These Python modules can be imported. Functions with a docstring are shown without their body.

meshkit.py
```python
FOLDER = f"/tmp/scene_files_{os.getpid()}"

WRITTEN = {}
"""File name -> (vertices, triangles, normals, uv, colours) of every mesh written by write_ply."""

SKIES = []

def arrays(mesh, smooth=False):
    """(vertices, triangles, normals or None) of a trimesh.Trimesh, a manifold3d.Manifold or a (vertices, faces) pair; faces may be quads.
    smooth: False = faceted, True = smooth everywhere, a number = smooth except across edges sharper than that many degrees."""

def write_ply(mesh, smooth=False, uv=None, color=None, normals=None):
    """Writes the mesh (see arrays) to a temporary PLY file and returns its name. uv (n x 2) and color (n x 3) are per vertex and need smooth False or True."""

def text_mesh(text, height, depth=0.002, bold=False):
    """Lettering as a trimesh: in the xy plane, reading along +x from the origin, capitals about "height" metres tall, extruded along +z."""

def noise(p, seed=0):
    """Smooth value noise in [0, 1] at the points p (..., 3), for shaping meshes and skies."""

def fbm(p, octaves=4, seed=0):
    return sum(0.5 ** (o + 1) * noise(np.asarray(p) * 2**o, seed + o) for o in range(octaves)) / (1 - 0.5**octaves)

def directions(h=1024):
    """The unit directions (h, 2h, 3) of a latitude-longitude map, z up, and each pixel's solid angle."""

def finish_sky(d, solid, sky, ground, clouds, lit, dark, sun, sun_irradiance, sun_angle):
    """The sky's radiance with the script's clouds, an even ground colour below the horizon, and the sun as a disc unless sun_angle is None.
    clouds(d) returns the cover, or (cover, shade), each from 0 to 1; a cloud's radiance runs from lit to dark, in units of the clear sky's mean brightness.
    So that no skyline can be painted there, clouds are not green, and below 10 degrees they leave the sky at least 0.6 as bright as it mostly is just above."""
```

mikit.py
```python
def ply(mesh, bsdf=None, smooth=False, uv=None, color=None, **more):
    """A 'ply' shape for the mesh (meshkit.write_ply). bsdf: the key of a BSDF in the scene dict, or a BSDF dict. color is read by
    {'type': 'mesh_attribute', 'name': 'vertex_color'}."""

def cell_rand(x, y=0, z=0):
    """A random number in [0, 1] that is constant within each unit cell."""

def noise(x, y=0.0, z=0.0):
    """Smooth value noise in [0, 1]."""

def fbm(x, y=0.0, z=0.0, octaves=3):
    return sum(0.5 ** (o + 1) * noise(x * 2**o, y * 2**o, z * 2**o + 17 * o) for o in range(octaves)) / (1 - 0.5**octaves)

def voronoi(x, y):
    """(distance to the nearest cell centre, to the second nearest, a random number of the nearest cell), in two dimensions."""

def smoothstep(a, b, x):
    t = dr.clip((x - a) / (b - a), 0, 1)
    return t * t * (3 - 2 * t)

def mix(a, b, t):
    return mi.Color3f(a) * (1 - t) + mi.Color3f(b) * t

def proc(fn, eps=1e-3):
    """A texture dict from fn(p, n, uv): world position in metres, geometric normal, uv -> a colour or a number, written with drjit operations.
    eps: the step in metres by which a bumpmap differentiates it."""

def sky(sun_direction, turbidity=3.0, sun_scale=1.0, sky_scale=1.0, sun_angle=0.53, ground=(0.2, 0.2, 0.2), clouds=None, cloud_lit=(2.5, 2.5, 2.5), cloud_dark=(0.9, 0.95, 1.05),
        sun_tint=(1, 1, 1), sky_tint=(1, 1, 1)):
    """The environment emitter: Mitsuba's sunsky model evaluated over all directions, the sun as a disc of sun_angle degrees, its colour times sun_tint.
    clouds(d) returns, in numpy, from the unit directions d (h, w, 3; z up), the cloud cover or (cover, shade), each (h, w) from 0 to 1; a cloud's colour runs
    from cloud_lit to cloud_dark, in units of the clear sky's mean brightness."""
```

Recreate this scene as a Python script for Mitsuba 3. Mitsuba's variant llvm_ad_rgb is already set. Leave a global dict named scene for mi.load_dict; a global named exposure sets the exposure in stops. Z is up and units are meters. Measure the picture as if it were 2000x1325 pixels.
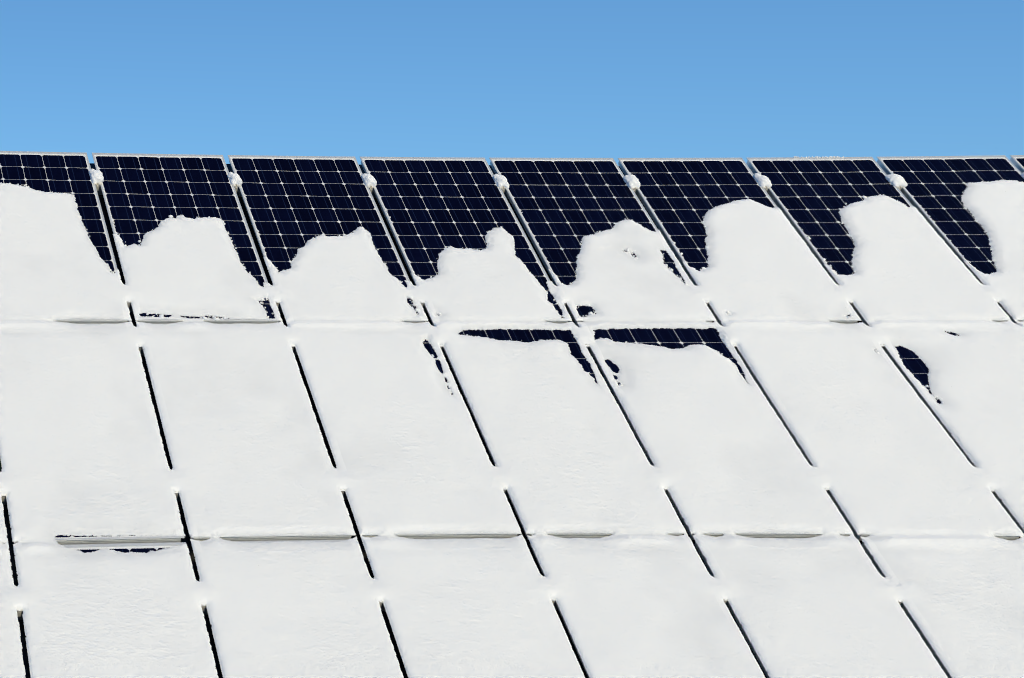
import math
import numpy as np, trimesh, shapely
import mitsuba as mi, drjit as dr
import mikit, meshkit
from shapely.geometry import Polygon

T = mi.ScalarTransform4f
scene, labels = {}, {}

# ------------------------------------------------------------------ camera, sky, exposure
CAM_Z = 5.2                                    # the camera stands level, 5.2 m above the snowy yard
PITCH = math.radians(0.0)
_c, _s = math.cos(PITCH), math.sin(PITCH)
scene['camera'] = {
    'type': 'perspective', 'fov': 2 * math.degrees(math.atan(1 / 3.39625)), 'fov_axis': 'x',
    'principal_point_offset_x': 0.65857, 'principal_point_offset_y': 0.0,
    'near_clip': 0.1, 'far_clip': 2000.0,
    'to_world': T().look_at(origin=[0, 0, CAM_Z], target=[0, _c, CAM_Z + _s], up=[0, -_s, _c]),
}
SUN_AZ, SUN_EL = math.radians(14), math.radians(28)   # behind the camera, to the right
sun = [math.sin(SUN_AZ) * math.cos(SUN_EL), -math.cos(SUN_AZ) * math.cos(SUN_EL), math.sin(SUN_EL)]
scene['sky'] = mikit.sky(sun, turbidity=2.0, ground=(0.75, 0.76, 0.78), sky_scale=1.0, sky_tint=(0.69, 1.15, 1.62), sun_tint=(0.968, 1.06, 1.055))
exposure = 0.85

# ------------------------------------------------------------------ where the array stands
# array coordinates: u to the right, v down the slope, w out of the panels (metres)
POSE_R = np.array([[0.999126, 0.03184, -0.027087], [-0.000494, 0.656912, 0.753967], [0.0418, -0.753295, 0.656353]])
POSE_T = np.array([0.75833, -1.14027, 10.72031])
PW, PL, GU, GV, TH = 0.798, 1.58, 0.030, 0.0285, 0.046     # panel, gaps, frame depth
PU, PV = PW + GU, PL + GV
CELL, MU, MV = 0.1275, 0.0165, 0.031
BARE = {
    0: "-15,327 222,327 248,329 275,325 300,334 343,345 394,356 430,391 477,405 529,413 590,417 647,428 656,458 660,519 662,594 669,698 678,786 689,887 706,944 717,1015 732,1057 748,1092 751,1127 754,1161 764,1171 775,1165 785,1140 813,1140 813,-300 -15,-300",
    1: "-15,802 30,812 36,855 42,898 51,927 65,920 85,905 104,897 119,912 132,911 146,882 161,846 171,817 192,794 221,779 248,757 270,734 280,704 302,677 333,656 363,643 388,655 402,627 431,619 449,642 470,649 496,656 514,633 534,648 563,640 609,636 626,646 656,653 659,683 659,728 660,787 666,846 672,904 676,948 682,1005 683,1062 692,1105 701,1147 717,1175 730,1217 740,1252 748,1272 757,1293 768,1283 772,1252 813,1252 813,-300 -15,-300",
    2: "-15,1005 15,1015 24,1047 31,1075 40,1096 47,1125 49,1153 69,1146 85,1131 105,1124 123,1124 138,1096 142,1060 167,1031 186,1009 203,973 217,937 243,922 266,900 284,863 317,841 351,818 381,807 402,795 406,817 438,817 467,814 491,809 508,817 521,802 537,794 562,786 584,771 618,733 636,718 652,726 668,755 680,778 682,808 672,845 674,889 676,933 677,977 682,1027 693,1071 695,1114 699,1149 712,1185 731,1213 739,1248 749,1276 759,1290 770,1262 771,1227 813,1227 813,-300 -15,-300",
    3: "-15,1157 9,1167 33,1187 44,1212 55,1219 75,1212 92,1201 112,1195 134,1184 154,1162 164,1127 171,1084 190,1040 210,1004 214,975 239,953 259,923 289,911 304,894 320,916 351,923 387,926 411,923 430,937 467,937 511,930 533,893 537,848 543,811 564,781 580,758 617,732 660,717 676,724 694,757 707,788 716,810 702,862 682,936 672,995 687,1031 696,1075 698,1111 704,1147 720,1182 724,1225 732,1267 738,1302 740,1337 725,1379 723,1413 736,1440 739,1481 746,1502 747,1536 749,1556 762,1556 766,1515 772,1488 770,1447 768,1406 766,1365 764,1330 766,1295 771,1253 775,1222 813,1222 813,-300 -15,-300",
    4: "-15,1098 -2,1108 8,1139 23,1175 27,1203 28,1239 40,1256 56,1264 80,1260 104,1232 127,1218 149,1168 153,1132 175,1096 181,1053 208,1016 204,1002 233,972 256,936 279,884 291,839 318,802 356,790 384,790 414,771 455,752 498,738 533,718 554,688 582,665 621,650 654,637 674,650 700,680 730,726 750,760 773,761 787,741 813,741 813,-300 -15,-300",
    5: "-15,1026 -3,1036 9,1046 17,1082 33,1111 46,1126 58,1140 85,1118 108,1108 132,1090 151,1039 173,995 182,951 207,892 216,848 248,788 260,742 275,681 283,651 301,620 326,581 358,550 409,519 457,496 515,473 562,453 605,442 653,431 669,450 697,474 721,505 752,521 774,537 788,526 813,526 813,-300 -15,-300",
    6: "-15,1065 11,1075 15,1100 25,1136 30,1164 43,1174 79,1175 122,1169 140,1151 155,1101 173,1043 213,978 266,897 277,845 276,808 292,755 295,710 294,671 314,610 330,556 342,541 380,521 402,502 447,479 522,459 540,433 569,420 622,410 668,403 692,411 719,443 741,475 753,506 767,525 781,519 813,519 813,-300 -15,-300",
    7: "-15,1043 18,1053 21,1084 28,1120 39,1149 52,1174 89,1170 127,1149 143,1128 156,1078 170,1028 201,963 231,890 258,831 268,786 274,734 279,681 277,650 283,604 284,550 273,519 292,472 312,425 346,386 380,339 403,323 404,294 433,284 470,284 521,277 591,267 657,259 705,265 742,281 774,292 813,292 813,-300 -15,-300",
}
HOLES = [
    (0, 1, "696,1410 728,1403 746,1382 764,1379 771,1409 767,1443 770,1490 769,1564 723,1564 726,1530 731,1490 722,1450 706,1423"),
    (0, 1, "28,1526 50,1516 74,1527 117,1523 149,1531 195,1534 179,1550 138,1548 96,1545 63,1540 33,1543"),
    (0, 1, "249,1542 299,1545 358,1550 418,1544 468,1552 517,1563 474,1567 397,1564 339,1558 272,1554"),
    (0, 1, "363,1542 406,1539 448,1544 489,1554 444,1564 377,1560"),
    (0, 2, "738,1380 753,1373 763,1400 767,1441 766,1475 764,1522 755,1532 749,1482 736,1448 726,1421"),
    (0, 3, "29,1522 43,1513 48,1526 56,1537 37,1543"),
    (0, 4, "44,1450 72,1447 118,1445 133,1464 136,1505 136,1522 110,1526 83,1540 44,1548 24,1550 30,1509"),
    (0, 4, "735,936 768,929 770,958 771,1002 775,1039 769,1089 767,1140 768,1183 765,1246 764,1256 750,1251 750,1204 732,1180 724,1144 713,1101 705,1065 717,1009 732,973"),
    (0, 4, "549,968 565,959 567,977 567,1006 553,1021 548,1002 544,992"),
    (0, 4, "509,942 526,939 536,947 521,959 511,955"),
    (0, 5, "720,1555 739,1542 756,1528 760,1542 763,1557"),
    (0, 5, "46,1527 61,1522 71,1530 54,1538"),
    (1, 2, "719,152 746,123 750,139 756,165 762,204 765,236 767,274 754,289 742,287 732,261 724,229 716,197"),
    (1, 2, "749,299 763,303 762,350 757,400 747,413 744,381 740,350"),
    (1, 2, "755,444 760,456 756,490 751,485"),
    (1, 2, "750,512 755,519 753,548 748,541"),
    (1, 2, "754,561 758,579 753,587"),
    (1, 3, "111,87 150,51 222,48 347,43 436,42 524,43 612,45 699,49 759,54 765,74 762,120 765,172 764,237 767,275 766,326 765,377 764,427 759,477 753,504 748,489 749,446 734,414 722,389 718,339 710,301 702,275 694,250 697,217 708,172 695,159 676,139 642,135 598,135 534,143 486,156 444,148 402,143 360,139 317,135 276,126 263,113 221,106 170,102 136,96"),
    (1, 4, "64,54 107,45 189,40 341,36 518,36 659,36 769,37 770,68 765,120 766,179 767,237 766,282 778,314 773,364 768,415 760,464 756,499 751,464 751,415 753,371 748,333 740,301 718,282 698,237 677,205 648,179 612,173 565,179 518,209 483,209 439,211 410,196 370,185 321,176 264,166 206,157 157,146 121,127 88,120 59,126 39,142 56,100"),
    (1, 4, "38,310 57,298 66,307 70,329 84,342 89,374 72,402 58,407 49,392 47,367 37,339"),
    (1, 4, "41,427 53,434 49,462 38,458"),
    (1, 4, "42,479 52,489 52,514 40,508"),
    (1, 6, "50,195 84,183 108,201 127,231 137,263 142,301 145,345 141,388 116,413 97,463 79,512 56,572 51,594 45,554 47,518 38,487 36,450 29,407 24,351 31,288 43,231"),
    (1, 6, "61,594 69,610 72,641 52,650 56,620"),
    (1, 6, "389,67 414,69 439,80 449,98 432,101 409,88"),
    (1, 5, "751,214 756,225 756,253 752,240"),
    (2, 0, "193,-61 199,-9 217,5 251,20 284,36 325,52 361,52 385,34 421,32 462,46 497,57 547,57 612,59 642,50 688,39 733,30 779,19 820,-3 827,-43"),
]
BOW = [[-0.00815, -0.00493], [-0.00204, -0.02701], [0.00532, 0.0188], [0.00075, 0.03159], [-8e-05, 0.00497], [-0.06465, 0.00691], [0.03168, 0.04706], [0.05212, 0.06012], [0.00749, 0.00886], [0.08114, 0.0254], [0.09879, 0.13613], [0.01377, 0.02247], [0.21684, -0.00079], [0.03581, -0.0026], [-0.0035, -0.00026]]


def bow(u, v):
    """The rows bow a little: the offset of the point (u, v) within the plane of the array."""
    a, b = np.clip((u - 3.3) / 4, -1.15, 1.15), np.clip((v - 2.2) / 2.4, -1, 1.1)
    B = np.stack([a**i * b**j for i in range(5) for j in range(5 - i)], -1)
    return B @ np.array(BOW)


def world(P):
    """Array coordinates (n, 3) to world coordinates."""
    P = np.asarray(P, float)
    o = bow(P[:, 0], P[:, 1])
    q = np.stack([P[:, 0] + o[:, 0], P[:, 1] + o[:, 1], -P[:, 2]], 1) @ POSE_R.T + POSE_T
    x, y, z = q[:, 0], -q[:, 1], q[:, 2]       # right, up, forward
    return np.stack([x, z * _c - y * _s, CAM_Z + y * _c + z * _s], 1)


def numbered(key):
    if key not in scene and key not in used:
        used.add(key)
        return key
    k = 1
    while f'{key}_{k:03d}' in used:
        k += 1
    used.add(f'{key}_{k:03d}')
    return f'{key}_{k:03d}'


used = set()


def thing(name, label, cat, group=None, kind=None):
    key = numbered(name)
    labels[key] = {'label': label, 'category': cat}
    if group: labels[key]['group'] = group
    if kind: labels[key]['kind'] = kind
    return key


def fix(mesh, grid=True):
    """A mesh in array coordinates -> the same mesh standing in the world, faces outward."""
    v, f = (np.asarray(mesh.vertices), np.asarray(mesh.faces)) if hasattr(mesh, 'vertices') else mesh
    return trimesh.Trimesh(world(v), f, process=False)     # u, v, w is left-handed and so is what world() undoes: see box()


def part(parent, name, mesh, bsdf, **k):
    key = numbered(parent + '__' + name)
    scene[key] = mikit.ply(fix(mesh), bsdf, **k)
    return key


def box(u0, u1, v0, v1, w0, w1, nu=1, nv=1):
    m = trimesh.creation.box((1, 1, 1))
    V = (m.vertices + 0.5) * [u1 - u0, v1 - v0, w1 - w0] + [u0, v0, w0]
    return trimesh.Trimesh(V, m.faces[:, ::-1], process=False)


def loops(rects, n=4):
    """A closed ring of rectangular loops ((inset_left, inset_right, inset_top, inset_bottom), w) round a panel; n pieces per side."""
    L = []
    for (a, b, c, d), w in rects:
        t = np.linspace(0, 1, n, endpoint=False)[:, None]
        P = np.array([[a, c], [PW - b, c], [PW - b, PL - d], [a, PL - d]])
        ring = np.concatenate([P[k] * (1 - t) + P[(k + 1) % 4] * t for k in range(4)])
        L.append(np.c_[ring, np.full(len(ring), w)])
    m, N = 4 * n, len(L)
    F = []
    for r in range(N):
        s = (r + 1) % N
        for k in range(m):
            a, b, c, d = r * m + k, r * m + (k + 1) % m, s * m + (k + 1) % m, s * m + k
            F += [[a, c, b], [a, d, c]]
    return np.concatenate(L), np.array(F)


# ------------------------------------------------------------------ materials
def rgb(*c): return {'type': 'rgb', 'value': list(c)}


def snow_relief(p, n, uv):
    k = 0.5 + 1.0 * mikit.smoothstep(0.3, 0.7, mikit.fbm(p.x * 2.1, p.y * 2.6, p.z * 2.6 + 5, 2))      # grainier in places
    return k * (0.0022 * mikit.fbm(p.x * 34, p.y * 58, p.z * 58, 2) + 0.0016 * mikit.noise(p.x * 95, p.y * 150, p.z * 150)) + 0.0012 * mikit.noise(p.x * 160, p.y * 230, p.z * 230)


scene['snow_surface'] = {'type': 'bumpmap', 'scale': 1.5, 'arbitrary': mikit.proc(snow_relief, 2e-3),
                         'bsdf': {'type': 'principled', 'base_color': {'type': 'mesh_attribute', 'name': 'vertex_color'}, 'roughness': 0.9, 'specular': 0.15}}
scene['snow_surface'] = {'type': 'twosided', 'bsdf': scene['snow_surface']}


def field_colour(p, n, uv):
    return mikit.mix((0.80, 0.81, 0.83), (0.88, 0.88, 0.88), mikit.fbm(p.x * 0.2, p.y * 0.2, 0, 3))


scene['field_snow'] = {'type': 'twosided', 'bsdf': {'type': 'principled', 'base_color': mikit.proc(field_colour), 'roughness': 0.95, 'specular': 0.1}}


def alu_colour(p, n, uv):
    k = mikit.fbm(p.x * 9, p.y * 9, p.z * 9, 3)
    return mikit.mix((0.80, 0.80, 0.78), (0.90, 0.90, 0.87), k)


scene['aluminium'] = {'type': 'twosided', 'bsdf': {'type': 'principled', 'base_color': mikit.proc(alu_colour), 'metallic': 0.55, 'roughness': 0.5, 'specular': 0.5}}
scene['clamp_metal'] = {'type': 'twosided', 'bsdf': {'type': 'principled', 'base_color': rgb(0.74, 0.70, 0.62), 'metallic': 0.25, 'roughness': 0.4}}
scene['backing'] = {'type': 'twosided', 'bsdf': {'type': 'principled', 'base_color': rgb(0.74, 0.74, 0.74), 'roughness': 0.35, 'clearcoat': 0.3, 'clearcoat_gloss': 0.9}}


def cell_colour(tone):
    def fn(p, n, uv):
        x = dr.abs(dr.abs(uv.x - 0.5) - 0.25)               # two tinned bars, a quarter in from either side
        bar = 1 - mikit.smoothstep(0.008, 0.016, x)
        grain = mikit.fbm(uv.x * 7, uv.y * 3, tone * 9, 2)
        body = mikit.mix((0.0011, 0.0015, 0.0085), (0.0020, 0.0034, 0.0200), grain * 0.6 + 0.4 * tone)
        return body * (1 - bar) + mi.Color3f(0.012, 0.022, 0.065) * bar
    return fn


for k, tone in enumerate((0.0, 0.5, 1.0)):
    scene[f'silicon_{k}'] = {'type': 'twosided', 'bsdf': {'type': 'principled', 'base_color': mikit.proc(cell_colour(tone)), 'roughness': 0.25, 'specular': 0.02, 'clearcoat': 0.04, 'clearcoat_gloss': 0.96}}
scene['roof_metal'] = {'type': 'twosided', 'bsdf': {'type': 'principled', 'base_color': rgb(0.014, 0.017, 0.022), 'roughness': 0.3, 'specular': 0.5}}
scene['rail_metal'] = {'type': 'twosided', 'bsdf': {'type': 'principled', 'base_color': rgb(0.30, 0.31, 0.32), 'metallic': 0.5, 'roughness': 0.4}}
scene['render_wall'] = {'type': 'twosided', 'bsdf': {'type': 'diffuse', 'reflectance': rgb(0.42, 0.40, 0.36)}}

# ------------------------------------------------------------------ what the snow leaves bare (array coordinates, metres)
def poly(s): return np.array([[float(t) for t in w.split(',')] for w in s.split()]) / 1000.0


SLIP = {0: (330, 1272, 1424), 1: (180, 1130, 1278), 2: (398, 1500, 1600)}    # per row: slit start, end, and start of the next
SLIT = {g: [(-0.06, 0.335), (0.330, 1.282), (1.424, PV + 0.036), (PV + 0.181, PV + 1.130), (PV + 1.279, 2 * PV + 0.255), (2 * PV + 0.392, 2 * PV + 1.33), (2 * PV + 1.46, 2 * PV + PL)]
        for g in range(-1, 8)}
TIPS = [0.331, 1.424, PV + 0.181, PV + 1.279, 2 * PV + 0.392]
RNG = np.random.default_rng(7)
bare = []                                            # (polygon, reach of the rounded edge, kind)
for j, s in BARE.items():
    bare.append((poly(s) + [j * PU, 0], 'melt'))
q = poly(BARE[7])
bare.append((np.array([[-15, 330], [300, 325], [560, 345], [813, 325], [813, -300], [-15, -300]]) / 1000 - [PU, 0], 'melt'))
bare.append((np.array([[-15, 292], [120, 300], [300, 280], [520, 300], [813, 320], [813, -300], [-15, -300]]) / 1000 + [8 * PU, 0], 'melt'))
for r, j, s in HOLES:
    q = poly(s) + [j * PU, r * PV]
    if Polygon(q).buffer(0).area < 0.0036: q = np.array(Polygon(q).buffer(0.004, 3).exterior.coords)[:-1]      # the snow's own thickness hides part of a small hole
    bare.append((q, 'hole'))
for g, segs in SLIT.items():
    c = (g + 1) * PU - GU / 2
    for k, (a, b) in enumerate(segs):
        h = GU / 2 - 0.0025
        bare.append((np.array([[c - h, a], [c + h, a], [c + h, b - 0.035], [c + h * 0.75, b - 0.008], [c + h * 0.2, b], [c - h * 0.75, b - 0.012], [c - h, b - 0.05]]), 'gap'))


def seam(row, u0, u1, up, down):
    """A lens of bare metal in the joint below a row, from u0 to u1; up into the row above, down into the row below."""
    t = np.linspace(0, 1, 41)
    e = np.minimum(1, np.minimum(t, 1 - t) * (u1 - u0) / 0.09) ** 0.8
    wob = meshkit.noise(np.c_[t * (u1 - u0) * 14, 0 * t + u0 * 3, 0 * t + row], 5) - 0.5
    top, bot = row * PV + PL - up * e, (row + 1) * PV + (down + 0.014 * wob) * e - 0.024 * (1 - e)
    U = u0 + t * (u1 - u0)
    bare.append((np.vstack([np.c_[U, top], np.c_[U, bot][::-1]]), 'seam'))


for a, b in ((0.386, 0.803), (0.823, 1.093), (1.186, 1.628), (2.300, 2.456), (3.122, 3.286), (3.308, 3.370), (4.042, 4.115), (4.749, 4.960), (5.663, 5.757), (5.789, 5.845)):
    seam(0, a, b, 0.014 if b < 1.7 else 0.004, 0.0)
for a, b in ((-0.060, -0.03), (-0.03, 0.02), (0.199, 0.803), (0.825, 0.925), (0.960, 1.645), (1.656, 1.742), (1.815, 2.456), (2.469, 2.520), (2.581, 2.915),
             (3.184, 3.276), (3.289, 3.325), (3.363, 3.479), (3.522, 3.963), (4.039, 4.098), (4.115, 4.203), (4.792, 4.935)):
    seam(1, a, b, 0.007, 0.018 if b < 0.81 else 0.008 if b < 1.7 else 0.004)


def signed(poly_, P):
    """Distance of the points P to the polygon, negative inside."""
    a, b = poly_, np.roll(poly_, -1, 0)
    best, inside = np.full(len(P), 9.0), np.zeros(len(P), bool)
    for s, e in zip(a, b):
        d = e - s
        t = np.clip(((P - s) @ d) / max(d @ d, 1e-12), 0, 1)
        q_ = P - s - t[:, None] * d
        best = np.minimum(best, (q_ * q_).sum(1))
        if s[1] != e[1]:
            cross = ((s[1] > P[:, 1]) != (e[1] > P[:, 1])) & (P[:, 0] < (e[0] - s[0]) * (P[:, 1] - s[1]) / (e[1] - s[1]) + s[0])
            inside ^= cross
    return np.where(inside, -1, 1) * np.sqrt(best)


def snow_height(u, v):
    """Height of the snow over the panels at the grid u x v; negative where it is bare."""
    UU, VV = np.meshgrid(u, v)
    P = np.stack([UU, VV], -1)
    n3 = lambda f, s, o=1: meshkit.fbm(np.stack([UU * f, VV * f, 0 * UU + s], -1), o, s) - 0.5
    thick = 0.020 + 0.014 * n3(2.6, 1, 2) + 0.005 * n3(6.5, 31, 1) + 0.0026 * n3(15, 2, 2) + 0.0009 * n3(60, 3, 1)
    rag1, rag2 = n3(45, 4, 2), n3(130, 5, 1)
    H = thick.copy()
    # a shallow trough where the snow has sunk into the joint between two rows
    for r in (0, 1):
        s = VV - (r * PV + PL + GV * 0.55)
        crease = np.where(s < 0, np.exp(-(s / 0.022) ** 2), np.exp(-(s / 0.022) ** 2))
        H -= crease * (0.006 + 0.006 * n3(9, 8, 1))
    # and a fainter one along every column of clamps
    for g in range(-1, 8):
        s = UU - ((g + 1) * PU - GU / 2)
        H -= 0.004 * np.exp(-(s / 0.05) ** 2) * (0.7 + n3(5, 9, 1))
    for r in (0, 1):
        s = VV - (r + 1) * PV
        H += 0.007 * np.exp(-((s - 0.022) / 0.022) ** 2) - 0.005 * np.exp(-((s - 0.085) / 0.035) ** 2) * (0.6 + 0.8 * n3(4, 21, 1))
    for g, segs in SLIT.items():
        c = (g + 1) * PU - GU / 2
        for (_, b0), (a1, _) in zip(segs[:-1], segs[1:]):
            if a1 - b0 < 0.05: continue
            H += 0.010 * np.exp(-(((UU - c) / 0.075) ** 2 + ((VV - (b0 + a1) / 2 - 0.01) / (0.35 * (a1 - b0))) ** 2))
    thick = np.maximum(H, 0.004)
    for pl, kind in bare:
        reach = {'melt': 0.065, 'hole': 0.16, 'gap': 0.04, 'seam': 0.08}[kind]
        lo, hi = pl.min(0) - reach - 0.02, pl.max(0) + reach + 0.02
        i0, i1 = np.searchsorted(u, [lo[0], hi[0]])
        k0, k1 = np.searchsorted(v, [lo[1], hi[1]])
        if i1 <= i0 or k1 <= k0: continue
        sl = (slice(k0, k1), slice(i0, i1))
        p = P[sl].reshape(-1, 2)
        d = signed(pl, p).reshape(k1 - k0, i1 - i0)
        if kind == 'gap':
            d = d + 0.0045 * rag1[sl] + 0.001 * rag2[sl]
            R = 0.018 + 0.018 * (meshkit.noise(np.stack([P[sl][..., 0] * 3, P[sl][..., 1] * 3, 0 * d + 3], -1), 11))
        elif kind == 'seam':
            d = d + 0.004 * rag1[sl] + 0.003 * rag2[sl]
            R = np.where(P[sl][..., 1] < pl[:, 1].mean(), 0.055, 0.075)
        else:
            if kind == 'hole': thick[sl] = np.maximum(thick[sl] - 0.008 * np.exp(-(np.maximum(d, 0) / 0.06) ** 2), 0.006); H[sl] = np.minimum(H[sl], thick[sl])
            k_ = min(1.0, 0.06 + 6 * max(0.0, np.sqrt(Polygon(pl).area) - 0.02))      # small holes keep their shape
            d = d + k_ * (0.014 * rag1[sl] + 0.009 * rag2[sl])
            up = P[sl][..., 1] < np.median(pl[:, 1])
            R = 0.06 if kind == 'melt' else np.where(up, 0.035, 0.05) * min(1.0, 0.25 + 12 * np.sqrt(Polygon(pl).area))
        e = np.clip(d / R, -1, 1)
        prof = np.where(e > 0, np.sqrt(np.maximum(0, 1 - (1 - e) ** 2)), 0)
        if kind in ('melt', 'hole'): prof = np.where(e > 0, np.sin(np.pi / 2 * np.clip(e, 0, 1)) ** 0.85, 0)      # melted thin towards the glass
        if kind == 'seam': prof = np.where(P[sl][..., 1] < pl[:, 1].mean(), prof, np.clip(e, 0, 1) ** 0.9)
        H[sl] = np.where(d > 0, np.minimum(H[sl], thick[sl] * prof * 0.999 + 0 * d), np.minimum(H[sl], d * (0.7 if kind == 'gap' else 2.0)))
    return H


def axis_u(j0, j1):
    out = []
    for j in range(j0, j1 + 1):
        out += [np.arange(-GU / 2, 0.045, 0.0034), np.arange(0.045, PW - 0.045, 0.0075), np.arange(PW - 0.045, PW + GU / 2, 0.0034)]
        out[-3:] = [o + j * PU for o in out[-3:]]
    return np.concatenate(out)


GRID_U = axis_u(-1, 8)
def axis_v(r):
    top, end = r * PV - GV / 2, r * PV + PL + GV / 2
    fine = 0.0034
    mid = 0.0062 if r == 0 else 0.0075 if r == 1 else 0.009
    a = np.arange(top, top + 0.12, fine)
    b = np.arange(a[-1] + mid, end - 0.06, mid)
    c = np.linspace(b[-1] + fine, end, 18)
    return np.concatenate([a, b, c])


VS = [axis_v(r) for r in range(3)]
V_ALL = np.concatenate([VS[0], VS[1][1:], VS[2][1:]])
V_ALL[np.searchsorted(V_ALL, VS[1][0])] = VS[1][0]
HEIGHT = snow_height(GRID_U, V_ALL)
COLS = {0: (-1, 8), 1: (-1, 8), 2: (-1, 7)}         # the columns built of each row
SEEN = {0: (0, 8), 1: (-1, 7), 2: (-1, 5)}          # those that reach into the photograph


def crumbs(r, n, rng):
    """Loose grains along the ragged melt edges of a row (array coordinates)."""
    base = trimesh.creation.icosphere(subdivisions=1)
    V, F, at = [], [], 0
    edges = [pl for pl, kind in bare if kind in ('melt', 'hole') and r * PV - 0.4 < pl[:, 1].mean() < (r + 1) * PV]
    for _ in range(n):
        pl = edges[rng.integers(len(edges))]
        k = rng.integers(len(pl) - 1)
        t = rng.random()
        p = pl[k] * (1 - t) + pl[k + 1] * t + rng.normal(0, 0.006, 2)
        if p[1] < r * PV + 0.15 and r == 0: continue
        if not (pl[:, 0].min() + 0.03 < p[0] < pl[:, 0].max() - 0.03) and len(pl) > 20: continue
        size = rng.uniform(0.0018, 0.0055) * (1 + 1.2 * (rng.random() < 0.08))
        q_ = base.vertices * (1 + 0.35 * rng.standard_normal((len(base.vertices), 1))).clip(0.5, 1.5) * size * [1, 1, 0.8]
        V.append(q_ + [p[0], p[1], size * 0.5 - 0.002]); F.append(base.faces[:, ::-1] + at); at += len(q_)
    if r == 0:
        # a rim of leftover snow on the top edge of one panel, and beads along the left frames
        spots = [(6 * PU + rng.uniform(0.30, 0.62), rng.normal(0.006, 0.003), 0.004, rng.uniform(0.002, 0.0042)) for _ in range(60)]
        for j in range(1, 8):
            first = BARE[j].split()[1].split(',')
            for _ in range(16):
                t = rng.random() ** 0.6
                spots.append((j * PU + 0.012 + rng.normal(0, 0.003), 0.36 + t * (float(first[1]) / 1000 - 0.36), 0.001, rng.uniform(0.002, 0.0055) * (1 + (rng.random() < 0.1))))
        for a_, b_, c_, size in spots:
            q_ = base.vertices * (1 + 0.3 * rng.standard_normal((len(base.vertices), 1))).clip(0.6, 1.5) * size
            V.append(q_ + [a_, b_, c_]); F.append(base.faces[:, ::-1] + at); at += len(q_)
    return (np.concatenate(V), np.concatenate(F)) if V else None


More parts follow.
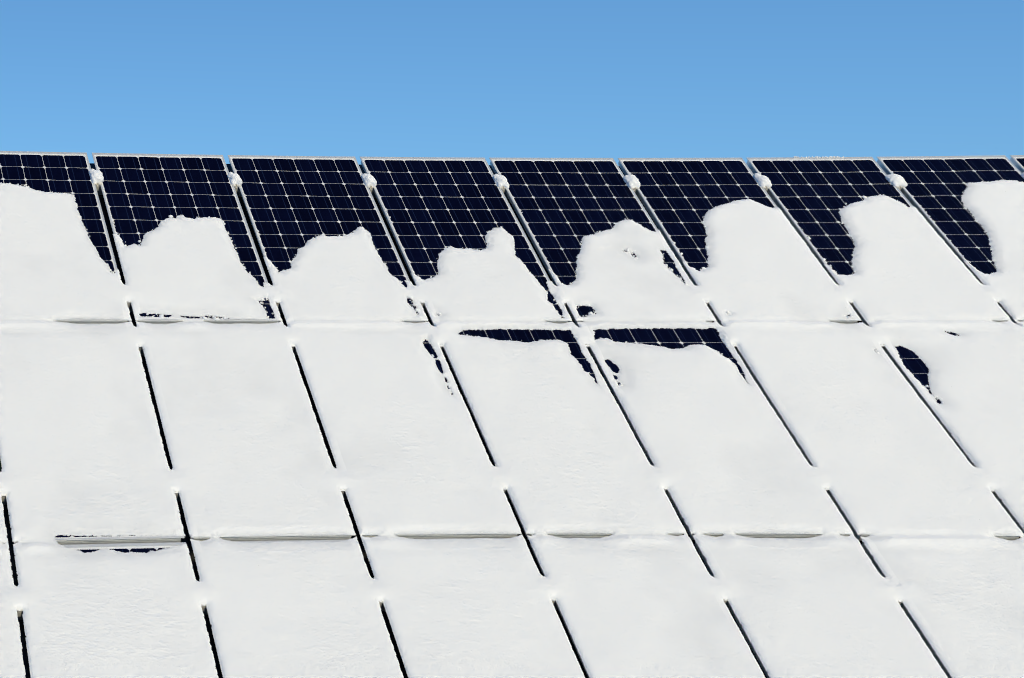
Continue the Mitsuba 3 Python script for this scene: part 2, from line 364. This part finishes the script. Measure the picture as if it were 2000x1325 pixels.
SNOW_TONE = np.array([0.905, 0.905, 0.905])
THIN_TONE = np.array([0.72, 0.73, 0.75])              # a film of snow through which the dark glass greys
SNOW_LABEL = ['white snow over the top row of panels, slumped into scalloped mounds below bare cells',
              'white snow over the middle row of panels, almost unbroken but for slits and small bare holes',
              'smooth white snow over the lowest row of panels, running out of the bottom of the photo']
for r in range(3):
    k0, k1 = np.searchsorted(V_ALL, [r * PV - GV / 2 - 1e-6, r * PV + PL + GV / 2 + 1e-6])
    i0, i1 = np.searchsorted(GRID_U, [COLS[r][0] * PU - GU / 2 - 1e-6, (COLS[r][1] + 1) * PU - GU / 2 + 1e-6])
    k1 = min(k1 + (r < 2), len(V_ALL))
    h = HEIGHT[k0:k1, i0:i1]
    UU, VV = np.meshgrid(GRID_U[i0:i1], V_ALL[k0:k1])
    ny, nx = h.shape
    ids = np.arange(ny * nx).reshape(ny, nx)
    hq = np.stack([h[:-1, :-1], h[:-1, 1:], h[1:, 1:], h[1:, :-1]], -1)
    keep = (hq > 0).any(-1)
    a, b, c, d = (ids[:-1, :-1][keep], ids[:-1, 1:][keep], ids[1:, 1:][keep], ids[1:, :-1][keep])
    F = np.concatenate([np.stack([a, c, b], 1), np.stack([a, d, c], 1)])
    V = np.stack([UU.ravel(), VV.ravel(), np.maximum(h, -0.012).ravel()], 1)
    on = np.unique(F)
    remap = np.zeros(len(V), int); remap[on] = np.arange(len(on))
    V, F = V[on], remap[F]
    thin = np.clip((V[:, 2] + 0.001) / 0.004, 0, 1)[:, None]
    gapd = np.abs((V[:, 0] + GU / 2) - np.round((V[:, 0] + GU / 2) / PU) * PU)[:, None]
    thin = np.where(gapd < 0.03, 1, thin)
    lean = np.clip((V[:, 2] - 0.003) / 0.015, 0, 1)[:, None]            # snow a few millimetres deep lets the dark glass grey it
    lean = np.where(gapd < 0.05, 1, lean) ** 1.5
    col = THIN_TONE * (1 - thin) + (SNOW_TONE * lean + SNOW_TONE * [0.87, 0.875, 0.885] * (1 - lean)) * thin
    cr = crumbs(r, (1000, 260, 0)[r], RNG) if r < 2 else None
    if cr is not None:
        F = np.concatenate([F, cr[1] + len(V)]); V = np.concatenate([V, cr[0]])
        col = np.concatenate([col, np.tile(SNOW_TONE, (len(cr[0]), 1))])
    key = thing('snow_blanket', SNOW_LABEL[r], 'snow', kind='stuff')
    scene[key] = mikit.ply(fix((V, F)), 'snow_surface', smooth=True, color=col)

# ------------------------------------------------------------------ panels
ORD = ['first', 'second', 'third', 'fourth', 'fifth', 'sixth', 'seventh', 'eighth', 'ninth']
ROWN = ['top', 'middle', 'lowest']
TOP_LABEL = [
    'panel of the top row just past the left edge of the photo',
    'leftmost panel of the top row, cut by the left edge, bare on its top cells',
    'second panel of the top row, snow forming a flat topped mound, lower right corner bare',
    'third panel of the top row, its snow mound stepping up to a peak at right',
    'fourth panel of the top row, its snow mound with a narrow knob at right',
    'fifth panel of the top row, snow mound with tiny dark specks melted through',
    'sixth panel of the top row, tall rounded snow mound reaching its right side',
    'seventh panel of the top row, tall snow mound, bare cells down its left side',
    'eighth panel of the top row, very tall snow mound running off the right edge',
    'sliver of a ninth panel of the top row in the far right corner']
MID_LABEL = [
    'sliver of snow covered panel at the left edge of the middle row',
    'first full panel of the middle row, fully snowed over above the longest bare joint',
    'second full panel of the middle row from the left, fully snowed over',
    'third full panel of the middle row, snow with a small dark wedge at upper right',
    'fourth full panel of the middle row, dark band bare along top and upper right',
    'fifth full panel of the middle row, dark band along top, specks at upper left',
    'sixth full panel of the middle row, fully snowed over beside the last bare band',
    'seventh panel of the middle row, snow with a dark leaf shaped hole at upper left',
    'corner of a panel at the right edge of the middle row',
    'panel of the middle row just past the right edge of the photo']
LOW_LABEL = [
    'sliver of snow covered panel at the left edge of the lowest row',
    'first full panel of the lowest row, snow dipping to bare its top frame',
    'second full panel of the lowest row from the left, fully snowed over',
    'third full panel of the lowest row from the left, fully snowed over',
    'fourth full panel of the lowest row from the left, fully snowed over',
    'fifth full panel of the lowest row from the left, fully snowed over',
    'last panel of the lowest row, under snow in the bottom right corner',
    'panel of the lowest row just past the right edge of the photo',
    'second panel of the lowest row past the right edge of the photo']
ALL_LABEL = [TOP_LABEL, MID_LABEL, LOW_LABEL]

FR = (0.0095, 0.0095, 0.021, 0.011)                   # width of the frame's face: left, right, top, bottom


def ins(k, w): return ((k, k, k, k), w)


def rib(side, end, w): return ((side, side, end, end), w)


# the long sides are channels, open outward below a lip; the ends carry two ribs
FRAME = loops([(FR, -0.0035), (tuple(f - 0.0006 for f in FR), 0.0), ins(0.0008, 0.0), ins(0.0, -0.0008), ins(0.0, -0.0042), rib(0.016, 0.006, -0.0050), rib(0.016, 0.006, -0.0104), rib(0.016, 0.0, -0.0110),
               rib(0.016, 0.0, -0.0160), rib(0.016, 0.006, -0.0166), rib(0.016, 0.006, -0.0214), rib(0.016, 0.0, -0.0220), rib(0.016, 0.0, -0.0400), rib(0.016, 0.0, -TH), ((0.03,) * 4, -TH),
               ((0.03,) * 4, -TH + 0.002), ((0.0185,) * 4, -TH + 0.004), ((0.0185,) * 4, -0.0085), (tuple(f - 0.0001 for f in FR), -0.0075)])


def sheet(u0, u1, v0, v1, w0, w1, n=6):
    a, b = np.meshgrid(np.linspace(u0, u1, n), np.linspace(v0, v1, n))
    m = n * n
    V = np.concatenate([np.c_[a.ravel(), b.ravel(), np.full(m, w)] for w in (w1, w0)])
    q0 = (np.arange(n - 1)[:, None] * n + np.arange(n - 1)).ravel()
    up = np.concatenate([np.c_[q0, q0 + n + 1, q0 + 1], np.c_[q0, q0 + n, q0 + n + 1]])
    F = [up, up[:, ::-1] + m]
    edge = np.concatenate([np.arange(n), np.arange(1, n) * n + n - 1, np.arange(n - 2, -1, -1) + n * (n - 1), np.arange(n - 2, 0, -1) * n])
    nx_ = np.roll(edge, -1)
    F += [np.c_[edge, nx_, edge + m], np.c_[nx_, nx_ + m, edge + m]]
    return V, np.concatenate(F)


SHEET = sheet(FR[0] - 0.003, PW - FR[1] + 0.003, FR[2] - 0.003, PL - FR[3] + 0.003, -0.0072, -0.0030)
HS, CUT = 0.0625, 0.0120                               # half a cell, and its cut corners
OCT = np.array([[-HS + CUT, -HS], [HS - CUT, -HS], [HS, -HS + CUT], [HS, HS - CUT], [HS - CUT, HS], [-HS + CUT, HS], [-HS, HS - CUT], [-HS, -HS + CUT]])
# the corners are arcs of the round wafer: one more point on each
_oct = []
for k in range(8):
    _oct.append(OCT[k])
    if k % 2: _oct.append((OCT[k] + OCT[(k + 1) % 8]) / 2 * 1.018)
OCT = np.array(_oct)
NO = len(OCT)
CELL_V = np.concatenate([np.c_[OCT, np.full(NO, -0.0024)], [[0, 0, -0.0024]], np.c_[OCT, np.full(NO, -0.0029)]])
CELL_F = np.array([[NO, (k + 1) % NO, k] for k in range(NO)] + sum(([[k, (k + 1) % NO, NO + 1 + k], [(k + 1) % NO, NO + 1 + (k + 1) % NO, NO + 1 + k]] for k in range(NO)), []))
CELL_UV = CELL_V[:, :2] / (2 * HS) + 0.5

BARE_AREA = shapely.union_all([Polygon(pl).buffer(0).buffer(0.03) for pl, kind in bare if kind in ('melt', 'hole', 'seam')])
for r in range(3):
    for j in range(COLS[r][0], COLS[r][1] + 1):
        p = thing('solar_panel', ALL_LABEL[r][j - COLS[r][0]], 'solar panel', group=f'solar panels of the {ROWN[r]} row')
        off = np.array([j * PU, r * PV, 0])
        part(p, 'frame', (FRAME[0] + off, FRAME[1]), 'aluminium')
        part(p, 'backing_sheet', (SHEET[0] + off, SHEET[1]), 'backing')
        for row in range(12):
            for col in range(6):
                c = off + [MU + (col + 0.5) * CELL, MV + (row + 0.5) * CELL, 0]
                if not BARE_AREA.intersects(shapely.box(c[0] - HS, c[1] - HS, c[0] + HS, c[1] + HS)): continue
                part(p, 'cell', (CELL_V + c, CELL_F), f'silicon_{RNG.integers(3)}', uv=CELL_UV)

# ------------------------------------------------------------------ clamps, rails
def extrude_v(outline, v0, v1):
    """A closed outline in (u, w) extruded along v."""
    m = trimesh.creation.extrude_polygon(Polygon(outline), v1 - v0)
    V = np.c_[m.vertices[:, 0], m.vertices[:, 2] + v0, m.vertices[:, 1]]
    m2 = trimesh.Trimesh(V, m.faces, process=False)
    return m2


HAT = [(-0.024, 0.0012), (-0.024, 0.0042), (-0.0045, 0.0042), (-0.0045, -0.010), (0.0045, -0.010), (0.0045, 0.0042), (0.024, 0.0042), (0.024, 0.0012),
       (0.0095, 0.0012), (0.0095, -0.044), (-0.0095, -0.044), (-0.0095, 0.0012)]
TIPN = ['upper', 'lower', 'upper', 'lower', 'upper']
for t, v in enumerate(TIPS):
    r = (0, 0, 1, 1, 2)[t]
    for g in range(SEEN[r][0], SEEN[r][1]):
        if t == 2 and g == -1: continue                # outside the frame
        c = (g + 1) * PU - GU / 2
        n = g + (1 if r == 0 else 2)
        left = ORD[n - 1] if r == 0 else ('edge' if n == 1 else ORD[n - 2] + ' full')
        right = ORD[n] if r == 0 else ORD[n - 1] + ' full'
        k = thing('panel_clamp', f'{TIPN[t]} metal clamp between the {left} and {right} panels of the {ROWN[r]} row', 'clamp', group=f'clamps holding the {ROWN[r]} row')
        m = extrude_v([(a + c, b) for a, b in HAT], v - 0.075, v)
        part(k, 'bracket', m, 'clamp_metal')
        head = trimesh.creation.cylinder(radius=0.0043, height=0.012, sections=6)
        part(k, 'bolt', trimesh.Trimesh(head.vertices * [1, 1, 1] + [c, v - 0.03, -0.0035], head.faces[:, ::-1], process=False), 'aluminium')
for t, v in enumerate(TIPS):
    r = (0, 0, 1, 1, 2)[t]
    k = thing('mounting_rail', f'metal rail running under the {TIPN[t]} clamps of the {ROWN[r]} row', 'rail', group='rails under the panels')
    U = np.linspace(COLS[r][0] * PU + 0.02, (COLS[r][1] + 1) * PU - 0.05, 40)
    sec = np.array([(-0.058, -TH - 0.002), (-0.018, -TH - 0.002), (-0.018, -0.0885), (-0.058, -0.0885)])
    V = np.concatenate([np.c_[np.full(4, x), sec[:, 0] + v, sec[:, 1]] for x in U])
    F = []
    for i in range(len(U) - 1):
        for e in range(4):
            a, b = i * 4 + e, i * 4 + (e + 1) % 4
            F += [[a, b, b + 4], [a, b + 4, a + 4]]
    n0 = 4 * (len(U) - 1)
    F += [[0, 2, 1], [0, 3, 2], [n0, n0 + 1, n0 + 2], [n0, n0 + 2, n0 + 3]]
    scene[k] = mikit.ply(fix((V, np.array(F))), 'rail_metal')

# ------------------------------------------------------------------ lumps of snow on the upper clamps of the top row
CLUMP_W = [0.040, 0.034, 0.037, 0.039, 0.044, 0.038, 0.050, 0.042]
CLUMP_L = [0.066, 0.056, 0.062, 0.060, 0.068, 0.062, 0.070, 0.060]
CLUMP_H = [0.038, 0.032, 0.031, 0.032, 0.035, 0.030, 0.030, 0.032]
for g in range(8):
    c = (g + 1) * PU - GU / 2
    k = thing('snow_clump', f'small snow lump over the gap between {ORD[g]} and {ORD[g + 1]} panels, top row', 'snow clump', group='snow lumps on the upper clamps')
    W, L, Hh = CLUMP_W[g], CLUMP_L[g], CLUMP_H[g]
    rg = np.random.default_rng(60 + g)
    # a slumped cap astride the two frames: a main lump, a tail up the left frame, a foot on the right one
    lobes = [((0.004, 0.262), (W * 0.86, L * 0.78, Hh)), ((-0.012, 0.228 + rg.uniform(-.006, .01)), (W * 0.55, L * 0.5, Hh * 0.7)), ((0.022, 0.282 + rg.uniform(-.01, .012)), (W * 0.5, L * 0.55, Hh * rg.uniform(.6, .85))),
             ((-0.014, 0.292), (W * 0.38, L * 0.40, Hh * 0.55))]
    P_ = trimesh.creation.icosphere(subdivisions=4)
    D = np.asarray(P_.vertices)
    # one star-shaped surface round the lobes' centre
    R_ = np.zeros(len(D))
    for (x, y), (sx, sy, sz) in lobes:
        o = np.array([0.002 - x, 0.262 - y, 0.0]); S_ = np.array([sx, sy, sz])
        A_ = ((D / S_) ** 2).sum(1); B_ = (D / S_ * (o / S_)).sum(1); C_ = ((o / S_) ** 2).sum() - 1
        disc = np.maximum(B_ * B_ - A_ * C_, 0)
        R_ = np.maximum(R_, np.where(B_ * B_ - A_ * C_ > 0, (-B_ + np.sqrt(disc)) / A_, 0))
    V = D * R_[:, None] * 1.04
    V *= (1 + 0.20 * (meshkit.fbm(D * 2.2 + g * 5.1, 3, 20 + g) - 0.5) * 2)[:, None]
    m = trimesh.Trimesh(V, P_.faces, process=False)
    trimesh.smoothing.filter_laplacian(m, iterations=3)
    V = np.asarray(m.vertices).copy()
    V[:, 2] = np.maximum(V[:, 2] + 0.002, -0.006)
    V += [c + 0.002, 0.262, 0.003]
    V += 0.0014 * (meshkit.noise(V * 120, 3)[:, None] - 0.5)
    scene[k] = mikit.ply(fix((V, m.faces[:, ::-1])), 'snow_surface', smooth=True, color=np.tile(SNOW_TONE, (len(V), 1)))

# ------------------------------------------------------------------ the building under the array, and the yard
U0, U1, V0, V1 = -2.2, 9.4, 0.06, 5.35
b = thing('building', 'building under the panels with a dark metal roof glimpsed through the gaps', 'building')
roof = box(U0, U1, V0, V1, -0.20, -0.089)
part(b, 'roof', roof, 'roof_metal')
C4 = world(np.array([[U0 + .2, V0 + .05, -0.2], [U1 - .2, V0 + .05, -0.2], [U1 - .2, V1 - .3, -0.2], [U0 + .2, V1 - .3, -0.2]]))
back = C4[:2] + [0, 0.25, 0]
foot = C4.copy()
V = np.concatenate([C4 - [0, 0, 0.02], np.c_[C4[:, :2], np.full(4, -0.05)]])
Fw = []
for i in range(4):
    a, d = i, (i + 1) % 4
    Fw += [[a, d, d + 4], [a, d + 4, a + 4]]
key = numbered(b + '__wall')
scene[key] = mikit.ply(trimesh.Trimesh(V, np.array(Fw), process=False), 'render_wall')

n = 90
gx, gy = np.meshgrid(np.sign(np.linspace(-1, 1, n)) * np.abs(np.linspace(-1, 1, n)) ** 3 * 600, np.sign(np.linspace(-1, 1, n)) * np.abs(np.linspace(-1, 1, n)) ** 3 * 600)
gz = 0.15 * (meshkit.fbm(np.stack([gx * 0.15, gy * 0.15, 0 * gx], -1), 3, 2) - 0.5)
idx = np.arange(n * n).reshape(n, n)
a, b_, c, d = idx[:-1, :-1].ravel(), idx[:-1, 1:].ravel(), idx[1:, 1:].ravel(), idx[1:, :-1].ravel()
scene['ground'] = mikit.ply(trimesh.Trimesh(np.stack([gx.ravel(), gy.ravel(), gz.ravel()], 1), np.concatenate([np.c_[a, b_, c], np.c_[a, c, d]]), process=False), 'field_snow', smooth=True)
labels['ground'] = {'label': 'snow-covered yard around the building', 'kind': 'structure', 'category': 'ground'}
